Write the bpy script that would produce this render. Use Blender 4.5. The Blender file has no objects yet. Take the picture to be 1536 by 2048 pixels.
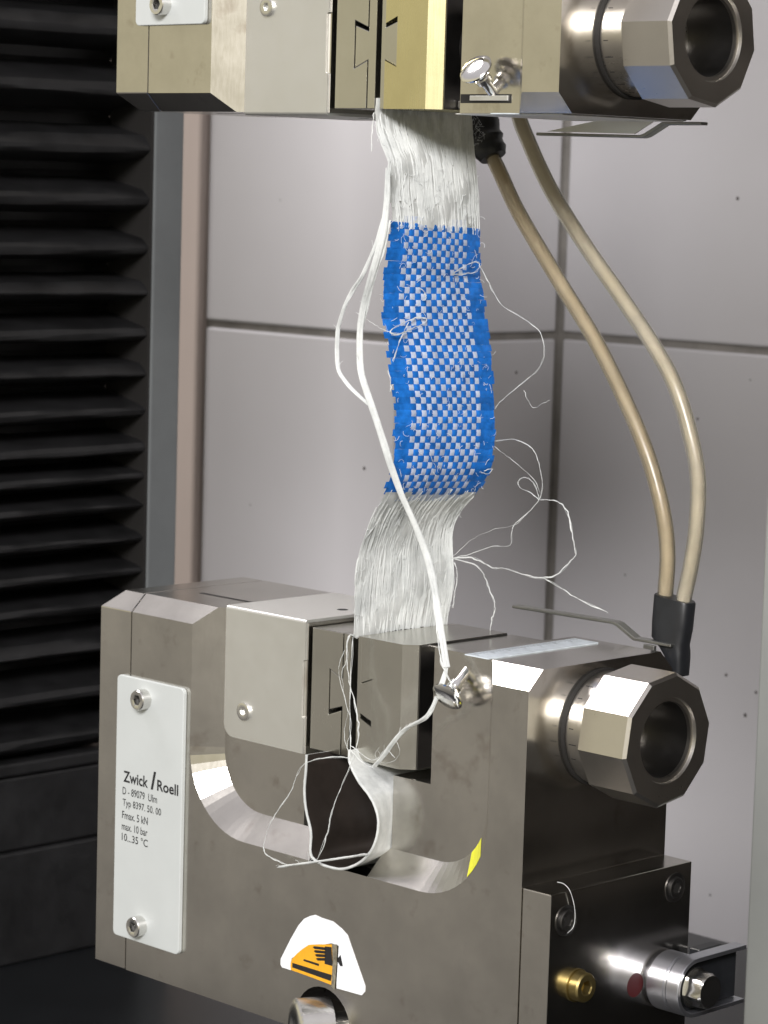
import bpy, bmesh, math, random
from mathutils import Vector, Matrix

# ------------------------------------------------------------------ camera, light, exposure
scene = bpy.context.scene
COL = scene.collection
MM = 0.001
random.seed(7)

cam_data = bpy.data.cameras.new('camera')
cam = bpy.data.objects.new('camera', cam_data)
COL.objects.link(cam)
cam_data.sensor_fit = 'VERTICAL'
cam_data.sensor_height = 36.0
cam_data.lens = 5554.1 / 2048.0 * 36.0
cam_data.clip_start = 0.02
cam_data.clip_end = 50.0
right = Vector((0.706781, 0.706844, 0.028849))
up = Vector((-0.103935, 0.063416, 0.99256))
fwd = Vector((-0.699756, 0.704521, -0.118287))
m = Matrix((right, up, -fwd)).transposed().to_4x4()
m.translation = Vector((0.57714, -0.54732, 0.13432))
cam.matrix_world = m
cam_data.dof.use_dof = True
cam_data.dof.focus_distance = 0.765
cam_data.dof.aperture_fstop = 44.0
scene.camera = cam

scene.view_settings.view_transform = 'Standard'
scene.view_settings.look = 'None'
scene.view_settings.gamma = 1.0
scene.view_settings.exposure = 0.45

world = bpy.data.worlds.new('World')
scene.world = world
world.use_nodes = True
wn = world.node_tree
wn.nodes.clear()
w_out = wn.nodes.new('ShaderNodeOutputWorld')
w_bg = wn.nodes.new('ShaderNodeBackground')
w_tc = wn.nodes.new('ShaderNodeTexCoord')
w_sep = wn.nodes.new('ShaderNodeSeparateXYZ')
w_map = wn.nodes.new('ShaderNodeMapRange')
w_map.inputs['From Min'].default_value = -1.0
w_map.inputs['From Max'].default_value = 1.0
w_ramp = wn.nodes.new('ShaderNodeValToRGB')
# the room around: dim floor, warm walls, pale ceiling; the same all round
stops = [(0.0, (0.05, 0.045, 0.04)), (0.36, (0.275, 0.258, 0.236)), (0.455, (0.385, 0.36, 0.318)),
         (0.50, (0.64, 0.59, 0.40)), (0.56, (0.68, 0.63, 0.46)), (0.70, (0.52, 0.50, 0.52)), (1.0, (0.62, 0.60, 0.63))]
el = w_ramp.color_ramp.elements
while len(el) < len(stops):
    el.new(0.5)
for e, (p, c) in zip(el, stops):
    e.position = p
    e.color = (*c, 1)
w_bg.inputs['Strength'].default_value = 0.80
wn.links.new(w_tc.outputs['Generated'], w_sep.inputs[0])
wn.links.new(w_sep.outputs['Z'], w_map.inputs['Value'])
wn.links.new(w_map.outputs[0], w_ramp.inputs[0])
wn.links.new(w_ramp.outputs[0], w_bg.inputs['Color'])
wn.links.new(w_bg.outputs[0], w_out.inputs[0])

def area(name, loc, sx, sy, watts, color, rot=(0, 0, 0)):
    d = bpy.data.lights.new(name, 'AREA')
    d.shape = 'RECTANGLE'
    d.size, d.size_y = sx, sy
    d.energy = watts
    d.color = color
    o = bpy.data.objects.new(name, d)
    COL.objects.link(o)
    o.location = loc
    o.rotation_euler = rot
    return o
area('ceiling_lamp', (-0.93, -0.14, 1.35), 0.44, 0.34, 15, (1.0, 0.96, 0.97))
lamp2 = area('ceiling_lamp', (1.75, -2.40, 1.45), 1.2, 0.7, 105, (1.0, 0.975, 0.975))
lamp2.rotation_euler = (Vector((0.0, 0.1, 0.15)) - Vector((1.75, -2.40, 1.45))).to_track_quat('-Z', 'Y').to_euler()

# ------------------------------------------------------------------ helpers
class MB:
    """collects vertices (mm) and faces"""
    def __init__(self):
        self.v, self.f = [], []
    def add(self, vs, fs):
        o = len(self.v)
        self.v += [tuple(p) for p in vs]
        self.f += [tuple(i + o for i in f) for f in fs]
        return self
    def face(self, *pts):
        return self.add(pts, [tuple(range(len(pts)))])
    def box(self, x0, x1, y0, y1, z0, z1):
        vs = [(x, y, z) for x in (x0, x1) for y in (y0, y1) for z in (z0, z1)]
        return self.add(vs, [(0, 1, 3, 2), (4, 6, 7, 5), (0, 4, 5, 1), (2, 3, 7, 6), (0, 2, 6, 4), (1, 5, 7, 3)])
    def prism(self, poly, axis, a, b):
        def p(q, t):
            return {'x': (t, q[0], q[1]), 'y': (q[0], t, q[1]), 'z': (q[0], q[1], t)}[axis]
        n = len(poly)
        vs = [p(q, a) for q in poly] + [p(q, b) for q in poly]
        fs = [tuple(range(n - 1, -1, -1)), tuple(range(n, 2 * n))]
        fs += [(i, (i + 1) % n, n + (i + 1) % n, n + i) for i in range(n)]
        return self.add(vs, fs)
    def lathe(self, centre, axis, secs, n=48, cap0=True, cap1=True):
        """secs: (offset along axis, radius, sides or 0, phase) -> skin"""
        ax = Vector(axis).normalized()
        ref = Vector((0, 0, 1)) if abs(ax.z) < 0.9 else Vector((1, 0, 0))
        e1 = ax.cross(ref).normalized()
        e2 = e1.cross(ax).normalized()
        c = Vector(centre)
        vs, fs = [], []
        for s in secs:
            t, r = s[0], s[1]
            k = s[2] if len(s) > 2 else 0
            ph = s[3] if len(s) > 3 else 0
            for i in range(n):
                a = 2 * math.pi * i / n
                rr = r
                if k:
                    w = 2 * math.pi / k
                    rr = r * math.cos(w / 2) / math.cos(((a + ph) % w) - w / 2)
                vs.append(c + ax * t + e1 * (rr * math.cos(a)) + e2 * (rr * math.sin(a)))
        m_ = len(secs)
        for j in range(m_ - 1):
            for i in range(n):
                fs.append((j * n + i, j * n + (i + 1) % n, (j + 1) * n + (i + 1) % n, (j + 1) * n + i))
        if cap0:
            fs.append(tuple(range(n - 1, -1, -1)))
        if cap1:
            fs.append(tuple((m_ - 1) * n + i for i in range(n)))
        return self.add(vs, fs)
    def tube(self, pts, rad, n=8, flat=1.0, sub=4, wob=0.0, cap=True):
        P = smooth_path([Vector(p) for p in pts], sub)
        N = len(P)
        vs, fs = [], []
        prev = None
        for i, p in enumerate(P):
            t = (P[min(i + 1, N - 1)] - P[max(i - 1, 0)]).normalized()
            if prev is None:
                a = Vector((0.7, -0.7, 0.05))
                e1 = (a - t * a.dot(t)).normalized()
            else:
                e1 = (prev - t * prev.dot(t)).normalized()
            prev = e1
            e2 = t.cross(e1)
            r = rad(i / (N - 1)) if callable(rad) else rad
            if wob:
                r *= 1 + random.uniform(-wob, wob)
            for k in range(n):
                an = 2 * math.pi * k / n
                vs.append(p + e1 * (r * flat * math.cos(an)) + e2 * (r * math.sin(an)))
        for i in range(N - 1):
            for k in range(n):
                fs.append((i * n + k, i * n + (k + 1) % n, (i + 1) * n + (k + 1) % n, (i + 1) * n + k))
        if cap:
            fs.append(tuple(range(n - 1, -1, -1)))
            fs.append(tuple((N - 1) * n + k for k in range(n)))
        return self.add(vs, fs)

def smooth_path(P, sub):
    if sub <= 1 or len(P) < 3:
        return P
    out = []
    for i in range(len(P) - 1):
        p0, p1, p2, p3 = P[max(i - 1, 0)], P[i], P[i + 1], P[min(i + 2, len(P) - 1)]
        for k in range(sub):
            t = k / sub
            out.append(0.5 * ((2 * p1) + (p2 - p0) * t + (2 * p0 - 5 * p1 + 4 * p2 - p3) * t * t + (3 * p1 - p0 - 3 * p2 + p3) * t ** 3))
    out.append(P[-1])
    return out

def build(name, mb, mat, parent=None, bevel=0.0, smooth=None, T=None, label=None, kind=None, weld=False):
    me = bpy.data.meshes.new(name)
    vs = [T(p) for p in mb.v] if T else mb.v
    me.from_pydata([(p[0] * MM, p[1] * MM, p[2] * MM) for p in vs], [], mb.f)
    bm = bmesh.new()
    bm.from_mesh(me)
    if weld:
        bmesh.ops.remove_doubles(bm, verts=bm.verts, dist=1e-6)
    bmesh.ops.recalc_face_normals(bm, faces=bm.faces)
    bm.to_mesh(me)
    bm.free()
    me.materials.append(mat)
    if smooth is not None:
        me.polygons.foreach_set('use_smooth', [True] * len(me.polygons))
        me.set_sharp_from_angle(angle=math.radians(smooth))
    o = bpy.data.objects.new(name, me)
    COL.objects.link(o)
    if parent:
        o.parent = parent
    if bevel:
        b = o.modifiers.new('bevel', 'BEVEL')
        b.width = bevel * MM
        b.segments = 2
        b.limit_method = 'ANGLE'
        b.angle_limit = math.radians(35)
        b.harden_normals = False
    if label:
        o['label'] = label
    if kind:
        o['kind'] = kind
    return o

def thing(name, loc, label, cat, group=None):
    o = bpy.data.objects.new(name, None)
    COL.objects.link(o)
    o.empty_display_size = 0.01
    o['label'] = label
    o['category'] = cat
    if group:
        o['group'] = group
    return o
def tag(o, label, cat, group=None):
    o['label'] = label
    o['category'] = cat
    if group:
        o['group'] = group
    return o

# ------------------------------------------------------------------ materials
def mat_base(name):
    mt = bpy.data.materials.new(name)
    mt.use_nodes = True
    nt = mt.node_tree
    return mt, nt, nt.nodes['Principled BSDF']

def noise(nt, scale, detail=4, rough=0.5, stretch=(1, 1, 1), off=(0, 0, 0)):
    tc = nt.nodes.new('ShaderNodeTexCoord')
    mp = nt.nodes.new('ShaderNodeMapping')
    mp.inputs['Scale'].default_value = stretch
    mp.inputs['Location'].default_value = off
    nz = nt.nodes.new('ShaderNodeTexNoise')
    nz.inputs['Scale'].default_value = scale
    nz.inputs['Detail'].default_value = detail
    nz.inputs['Roughness'].default_value = rough
    nt.links.new(tc.outputs['Object'], mp.inputs[0])
    nt.links.new(mp.outputs[0], nz.inputs['Vector'])
    return nz.outputs['Fac']

def ramp(nt, fac, stops):
    r = nt.nodes.new('ShaderNodeValToRGB')
    el = r.color_ramp.elements
    while len(el) < len(stops):
        el.new(0.5)
    for e, (p, c) in zip(el, stops):
        e.position = p
        e.color = (*c, 1) if len(c) == 3 else c
    nt.links.new(fac, r.inputs[0])
    return r.outputs[0]

def rng(nt, fac, a, b, lo=0.3, hi=0.7):
    r = nt.nodes.new('ShaderNodeMapRange')
    r.inputs['From Min'].default_value = lo
    r.inputs['From Max'].default_value = hi
    r.inputs['To Min'].default_value = a
    r.inputs['To Max'].default_value = b
    nt.links.new(fac, r.inputs['Value'])
    return r.outputs[0]

def mult(nt, a, b):
    x = nt.nodes.new('ShaderNodeMix')
    x.data_type = 'RGBA'
    x.blend_type = 'MULTIPLY'
    x.inputs[0].default_value = 1.0
    nt.links.new(a, x.inputs[6])
    nt.links.new(b, x.inputs[7])
    return x.outputs[2]

def bump(nt, bsdf, fac, strength, dist):
    b = nt.nodes.new('ShaderNodeBump')
    b.inputs['Strength'].default_value = strength
    b.inputs['Distance'].default_value = dist
    nt.links.new(fac, b.inputs['Height'])
    nt.links.new(b.outputs[0], bsdf.inputs['Normal'])

def metal(name, col, rough, brush=(1, 1, 14), stain=0.82, bstr=0.10, metallic=1.0, scale=260, rv=1.0, spots=(0.22, 0.32)):
    mt, nt, p = mat_base(name)
    p.inputs['Metallic'].default_value = metallic
    # fine brushing, broad smudges and a few handling stains
    fine = noise(nt, scale, 3, 0.6, brush)
    blot = noise(nt, 28, 5, 0.62)
    spot = noise(nt, 95, 4, 0.6, off=(3, 1, 2))
    c1 = ramp(nt, blot, [(0.30, tuple(c * stain for c in col)), (0.62, col)])
    c2 = ramp(nt, spot, [(spots[0], (0.80, 0.765, 0.745)), (spots[1], (1, 1, 1))])
    nt.links.new(mult(nt, c1, c2), p.inputs['Base Color'])
    add = nt.nodes.new('ShaderNodeMath')
    add.operation = 'ADD'
    nt.links.new(rng(nt, fine, rough * (1 - 0.06 * rv), rough * (1 + 0.06 * rv)), add.inputs[0])
    nt.links.new(rng(nt, blot, -0.015 * rv, 0.03 * rv), add.inputs[1])
    nt.links.new(add.outputs[0], p.inputs['Roughness'])
    if bstr:
        bump(nt, p, fine, bstr, 0.00004)
    return mt

def plain(name, col, rough=0.5, spec=0.5, var=0.0, scale=60, metallic=0.0, bstr=0.0, bscale=300, coat=0.0):
    mt, nt, p = mat_base(name)
    p.inputs['Roughness'].default_value = rough
    p.inputs['Specular IOR Level'].default_value = spec
    p.inputs['Metallic'].default_value = metallic
    p.inputs['Coat Weight'].default_value = coat
    if var:
        n = noise(nt, scale, 5, 0.6)
        nt.links.new(ramp(nt, n, [(0.3, tuple(c * (1 - var) for c in col)), (0.7, tuple(min(1, c * (1 + var)) for c in col))]), p.inputs['Base Color'])
    else:
        p.inputs['Base Color'].default_value = (*col, 1)
    if bstr:
        bump(nt, p, noise(nt, bscale, 3, 0.6), bstr, 0.0003)
    return mt

NICKEL = (0.61, 0.585, 0.54)
M = {}
M['nickel'] = metal('nickel_plated_steel', NICKEL, 0.19, (6, 6, 1), 0.80, 0.03, spots=(0.27, 0.40))
M['nut'] = metal('turned_nickel_steel', (0.63, 0.60, 0.55), 0.29, (1, 6, 6), 0.88, 0.0, spots=(0.05, 0.1))
M['jaw'] = metal('ground_jaw_steel', (0.58, 0.565, 0.515), 0.24, (16, 16, 0.6), 0.88, 0.08)
M['jaw_yellow'] = metal('yellow_reflection_steel', (0.76, 0.69, 0.41), 0.27, (18, 18, 0.3), 0.85, 0.12)  # yellow reflection on the upper jaw put into its base colour
M['sheet'] = metal('galvanised_sheet', (0.80, 0.80, 0.77), 0.50, (1, 1, 1), 0.96, 0.03, rv=0.5, spots=(0.05, 0.1))
M['screw'] = metal('zinc_plated_screw', (0.74, 0.73, 0.70), 0.24, (1, 1, 1), 0.85, 0.05)
M['screw_dark'] = metal('burnished_screw', (0.12, 0.115, 0.11), 0.42, (1, 1, 1), 0.85, 0.05)
M['brass'] = metal('tarnished_brass', (0.30, 0.235, 0.095), 0.42, (1, 1, 1), 0.8, 0.05)
M['satin'] = metal('satin_aluminium', (0.56, 0.57, 0.62), 0.40, (1, 14, 14), 0.95, 0.0)
M['chrome'] = metal('polished_steel', (0.80, 0.79, 0.76), 0.12, (1, 1, 1), 0.95, 0.0)
M['plate'] = plain('painted_name_plate', (0.50, 0.525, 0.515), 0.38, 0.5, 0.04, 40)
M['ink'] = plain('black_print', (0.014, 0.014, 0.016), 0.5)
M['gap'] = plain('recess_shade', (0.012, 0.011, 0.010), 0.6)  # near-black that paints the shade inside gaps, slots and sockets
M['black'] = plain('black_plastic', (0.013, 0.014, 0.016), 0.42, 0.5, 0.3, 150, bstr=0.15)
M['blackgloss'] = plain('black_lacquer', (0.007, 0.008, 0.009), 0.32, 0.5, 0.2, 30)
M['bellows'] = plain('black_bellows_cloth', (0.010, 0.010, 0.0105), 0.42, 0.45, 0.5, 60, bstr=0.12, bscale=120)
M['cover'] = plain('dark_grey_bellows_cloth', (0.17, 0.155, 0.14), 0.5, 0.4, 0.2, 40)
M['post'] = plain('grey_painted_post', (0.122, 0.130, 0.132), 0.5, 0.4, 0.12, 25)
M['panel'] = plain('pale_grey_panel', (0.34, 0.35, 0.33), 0.5, 0.4, 0.06, 25)
M['red'] = plain('dark_red_paint', (0.055, 0.005, 0.006), 0.5)
M['paper'] = plain('white_sticker_backing', (0.80, 0.82, 0.84), 0.6, 0.3, 0.02, 90)
M['sticker'] = plain('yellow_sticker', (0.78, 0.38, 0.02), 0.4, 0.5, 0.10, 300)
M['smear'] = plain('smeared_glue', (0.20, 0.18, 0.13), 0.6, 0.4, 0.6, 500)
M['trim'] = plain('beige_trim', (0.60, 0.51, 0.46), 0.55, 0.3, 0.03, 20)
M['grout'] = plain('grey_grout', (0.23, 0.217, 0.20), 0.9, 0.2, 0.18, 60)

M['grout_dark'] = plain('dark_glaze_chip', (0.06, 0.05, 0.045), 0.8)

def tile_mat():
    mt, nt, p = mat_base('glazed_wall_tile')
    blot = noise(nt, 9, 4, 0.55)
    col = ramp(nt, blot, [(0.3, (0.500, 0.488, 0.500)), (0.7, (0.535, 0.523, 0.536))])
    # sparse dark specks in the glaze
    vor = nt.nodes.new('ShaderNodeTexVoronoi')
    vor.inputs['Scale'].default_value = 42
    tc = nt.nodes.new('ShaderNodeTexCoord')
    nt.links.new(tc.outputs['Object'], vor.inputs['Vector'])
    mask = noise(nt, 17, 2, 0.5, off=(7, 3, 1))
    mm_ = nt.nodes.new('ShaderNodeMath')
    mm_.operation = 'ADD'
    nt.links.new(vor.outputs['Distance'], mm_.inputs[0])
    nt.links.new(rng(nt, mask, 0.16, -0.02, 0.5, 0.72), mm_.inputs[1])
    sp = ramp(nt, mm_.outputs[0], [(0.045, (0.25, 0.23, 0.22)), (0.075, (1, 1, 1))])
    nt.links.new(mult(nt, col, sp), p.inputs['Base Color'])
    p.inputs['Roughness'].default_value = 0.26
    p.inputs['Specular IOR Level'].default_value = 0.45
    bump(nt, p, noise(nt, 30, 3, 0.5), 0.06, 0.002)
    return mt
M['tile'] = tile_mat()

def cloth(name, col, rough, trans, fib=None, spec=0.5, var=0.0, rand=0.0):
    """thin plastic tape: diffuse + some light let through"""
    mt, nt, p = mat_base(name)
    p.inputs['Roughness'].default_value = rough
    p.inputs['Specular IOR Level'].default_value = spec
    src = None
    if fib:
        f = noise(nt, 300, 5, 0.65, fib)
        f2 = noise(nt, 70, 5, 0.7)
        a = ramp(nt, f, [(0.25, tuple(c * 0.80 for c in col)), (0.62, col)])
        b = ramp(nt, f2, [(0.34, (0.74, 0.75, 0.75)), (0.58, (1, 1, 1))])
        src = mult(nt, a, b)
        bump(nt, p, f, 0.5, 0.0004)
    elif var:
        src = ramp(nt, noise(nt, 330, 4, 0.6), [(0.3, tuple(c * (1 - var) for c in col)), (0.7, tuple(min(1, c * (1 + var)) for c in col))])
    if rand:
        oi = nt.nodes.new('ShaderNodeObjectInfo')
        src = mult(nt, src, ramp(nt, oi.outputs['Random'], [(0.0, (1 - rand,) * 3), (1.0, (1.0,) * 3)]))
    if src:
        nt.links.new(src, p.inputs['Base Color'])
    else:
        p.inputs['Base Color'].default_value = (*col, 1)
    tr = nt.nodes.new('ShaderNodeBsdfTranslucent')
    if src:
        nt.links.new(src, tr.inputs['Color'])
    else:
        tr.inputs['Color'].default_value = (*col, 1)
    mx = nt.nodes.new('ShaderNodeMixShader')
    mx.inputs[0].default_value = trans
    out = nt.nodes['Material Output']
    nt.links.new(p.outputs[0], mx.inputs[1])
    nt.links.new(tr.outputs[0], mx.inputs[2])
    nt.links.new(mx.outputs[0], out.inputs['Surface'])
    return mt
M['weft'] = cloth('blue_polypropylene_tape', (0.016, 0.18, 0.64), 0.30, 0.15, var=0.30, rand=0.28)
M['warp'] = cloth('white_polypropylene_tape', (0.64, 0.71, 0.90), 0.32, 0.25, var=0.22, rand=0.18)
M['fibre'] = cloth('white_frayed_fibre', (0.80, 0.82, 0.80), 0.55, 0.25, fib=(1, 1, 0.10), spec=0.3)
M['strand'] = cloth('white_loose_strand', (0.88, 0.90, 0.88), 0.5, 0.3, fib=(1, 1, 0.15), spec=0.3)
M['hair'] = cloth('white_lint', (0.86, 0.88, 0.88), 0.5, 0.3, spec=0.4)
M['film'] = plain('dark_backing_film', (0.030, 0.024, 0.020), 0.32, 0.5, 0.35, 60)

def hose_mat(name, c0, c1):
    mt, nt, p = mat_base(name)
    n = noise(nt, 60, 4, 0.6)
    nt.links.new(ramp(nt, n, [(0.3, c0), (0.7, c1)]), p.inputs['Base Color'])
    p.inputs['Roughness'].default_value = 0.2
    p.inputs['IOR'].default_value = 1.36
    p.inputs['Transmission Weight'].default_value = 0.9
    return mt
M['hose'] = hose_mat('browned_translucent_tube', (0.66, 0.58, 0.43), (0.78, 0.71, 0.57))
M['hose_pale'] = hose_mat('yellowed_translucent_tube', (0.82, 0.78, 0.65), (0.92, 0.89, 0.80))
M['hosecore'] = plain('yellowed_tube_bore', (0.60, 0.54, 0.43), 0.5, 0.4, 0.15, 90)
M['bore'] = metal('shaded_bore_steel', (0.16, 0.155, 0.15), 0.34, (1, 1, 1), 0.85, 0.05)  # darkened steel, the shade inside the bore is in the colour
M['glint'] = plain('yellow_glint_paint', (0.80, 0.80, 0.03), 0.25)  # flat yellow colour for a reflection on the chamfer
M['cast'] = metal('grey_bracket', (0.36, 0.36, 0.34), 0.42, (1, 1, 1), 0.85, 0.05)
M['scale'] = plain('pale_scale_strip', (0.60, 0.66, 0.70), 0.3, 0.5, 0.15, 400)

# ------------------------------------------------------------------ the setting: tiled wall with a step
YA, XB, YC, ZJ = 350.0, -308.7, 460.7, 63.0      # pier face, pier side, set-back wall, bed joint
TH, G = 330.0, 3.4                                # tile height, joint width
wall = MB()
wall.box(-900, XB - 1.6, YA + 1.6, 700, -900, 1500)
wall.box(XB - 1.59, 1500, YC + 1.6, 700, -900, 1500)
wall_o = build('wall', wall, M['grout'])
wall_o['kind'] = 'structure'
tile_rows = [(ZJ - TH, ZJ), (ZJ, ZJ + TH)]
for z0, z1 in tile_rows:
    z0, z1 = z0 + G / 2, z1 - G / 2
    build('tile', MB().box(-440.5, XB, YA, YA + 6, z0, z1), M['tile'], wall_o, 1.2)
    build('tile', MB().box(XB - 6, XB, YA + 6.1, YC - 2.2, z0, z1), M['tile'], wall_o, 1.2)
    for i in range(3):
        x0 = XB + 2.2 + i * 440
        build('tile', MB().box(x0, x0 + 440 - G, YC, YC + 6, z0, z1), M['tile'], wall_o, 1.2)
rsp = random.Random(8)
def speck(c, axis, r):
    build('glaze_chip', MB().lathe(c, axis, [(0, r), (0.12, r * 0.8)], 7), M['grout_dark'], wall_o)
for x, z, r in ((-327.8, 2.5, 0.9), (-389.1, 124.0, 0.35), (-405.1, -22.5, 0.4)):
    speck((x, YA, z), (0, -1, 0), r)
speck((XB, 431.0, 45.8), (1, 0, 0), 0.8)
for x, z, r in ((-204.3, 131.1, 0.9), (-221.9, 29.5, 0.7), (-181.4, -92.5, 0.8), (-261.5, -48.0, 0.5), (-198.9, -87.0, 0.8), (-202.6, -191.6, 0.6), (-255.5, 73.3, 0.5), (-192.7, 49.6, 0.4), (-187.0, -104.0, 1.0)):
    speck((x, YC, z), (0, -1, 0), r)
build('corner_trim', MB().box(-640, -441.5, YA - 4, YA + 5, -900, 1500), M['trim'], wall_o, 2.0)

# ------------------------------------------------------------------ machine frame
ZB = -168.0
base = build('machine_base', MB().box(-700, 420, -120, 335, -260, ZB), M['blackgloss'], None, 2.0)
tag(base, 'glossy black machine base under the lower metal grip', 'machine base')

def bellows_column(x, y0, y1, sx, ridges, label, group, cloth_mat=None):
    """pleated dust cover on a machine column; sx = +1 if its pleats point to +x"""
    t = thing('machine_column', (0, 0, 0), label, 'column', group)
    prof = []
    zs = sorted(ridges)
    z_low = zs[0] - 6
    prof.append((x - sx * 9, z_low))
    for a, b in zip(zs, zs[1:] + [zs[-1] + 20]):
        h = b - a
        prof += [(x - sx * 1.1, a - 0.09 * h), (x - sx * 0.2, a - 0.04 * h), (x, a + 0.02 * h), (x - sx * 0.9, a + 0.11 * h), (x - sx * 4, a + 0.22 * h), (x - sx * 24, a + 0.44 * h), (x - sx * 25, a + 0.56 * h), (x - sx * 24, a + 0.68 * h), (x - sx * 5, a + 0.84 * h)]
    mb = MB()
    n = 24
    rnd = random.Random(3)
    ph = [[rnd.uniform(0, 6.3), rnd.uniform(0.5, 1.3)] for _ in prof]
    vs = []
    for k in range(n + 1):
        y = y0 + (y1 - y0) * k / n
        for (px, pz), (a, s) in zip(prof, ph):
            vs.append((px + 0.2 * math.sin(y * 0.11 * s + a), y, pz + 0.5 * math.sin(y * 0.022 + pz) + 0.12 * math.sin(y * 0.16 * s + a)))
    q = len(prof)
    fs = [(k * q + i, (k + 1) * q + i, (k + 1) * q + i + 1, k * q + i + 1) for k in range(n) for i in range(q - 1)]
    mb.add(vs, fs)
    build('bellows', mb, cloth_mat or M['bellows'], t, 0, 28)
    bx0, bx1 = sorted((x - sx * 27, x - sx * 120))
    build('column_core', MB().box(bx0, bx1, y0 + 1, y1 - 0.5, ZB, 620), M['black'], t, 1.0)
    fx0, fx1 = sorted((x - sx * 2, x - sx * 12.8))
    for za, zb, d in ((ZB, ZB + 44, 0.0), (ZB + 44.3, ZB + 73, 1.2), (ZB + 73.3, z_low - 0.2, 0.4)):
        a0, a1 = sorted((x - sx * d, x - sx * 26.8))
        build('base_cover', MB().box(a0, a1, y0, y1, za, zb), M['bellows'], t, 1.2)
    return t
RIDGES = [188.2, 165.6, 143.9, 124.2, 105.5, 88.9, 72.8, 57.4, 42.5, 28.1, 16.8, 5.4, -7.5, -20.3, -32.8, -48.8, -65.9, -83.0]
top_r = [188.2 + 23 * k for k in range(1, 9)]
lc = bellows_column(-250.0, -10.0, 152.0, 1, RIDGES + top_r, 'machine column with black pleated bellows and grey edge post', None)
build('post_dark_strip', MB().box(-275, -249.6, 152.02, 153.4, ZB, 620), M['gap'], lc)  # black strip that darkens the post's side behind the pleats
build('edge_post', MB().box(-275, -249, 153.5, 168.2, ZB, 620), M['post'], lc, 0.8)
rc = bellows_column(168.0, 46.0, 320.0, -1, RIDGES + top_r, 'machine column with dark grey pleated bellows beside the faceted clamping nuts', None, M['cover'])
rp = build('panel_post', MB().box(15.5, 60.0, 200, 214, ZB, 620), M['panel'], None, 0.8)
tag(rp, 'pale grey upright panel strip beside the tiled wall', 'panel')

# ------------------------------------------------------------------ the two pneumatic grips
CH = 7.5                    # chamfer round the U opening
def arc(cx, cz, r, a0, a1, n):
    return [(cx + r * math.cos(math.radians(a0 + (a1 - a0) * i / n)), cz + r * math.sin(math.radians(a0 + (a1 - a0) * i / n))) for i in range(n + 1)]

def text_mesh(body, x0, x1, z0, z1, y, bold=0.0):
    """one line of print stretched to a box on the name plate"""
    cu = bpy.data.curves.new('print', 'FONT')
    cu.body = body
    cu.offset = bold
    cu.resolution_u = 3
    o = bpy.data.objects.new('print', cu)
    COL.objects.link(o)
    dg = bpy.context.evaluated_depsgraph_get()
    me = bpy.data.meshes.new_from_object(o.evaluated_get(dg))
    vs = [v.co.copy() for v in me.vertices]
    fs = [tuple(p.vertices) for p in me.polygons]
    bpy.data.objects.remove(o)
    xs = [v.x for v in vs]
    zs = [v.y for v in vs]
    a, b, c, d = min(xs), max(xs), min(zs), max(zs)
    mb = MB()
    mb.add([(x0 + (v.x - a) / (b - a) * (x1 - x0), y, z0 + (v.y - c) / (d - c) * (z1 - z0)) for v in vs], fs)
    return mb

def socket_screw(mb, c, axis, r, h, n=48, hexr=0.5, depth=0.75):
    mb.lathe(c, axis, [(0, r), (h * 0.9, r), (h, r * 0.93), (h, r * hexr * 1.12), (h * 0.95, r * hexr, 6), (h * (1 - depth), r * hexr, 6)], n)
    return mb

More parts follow.
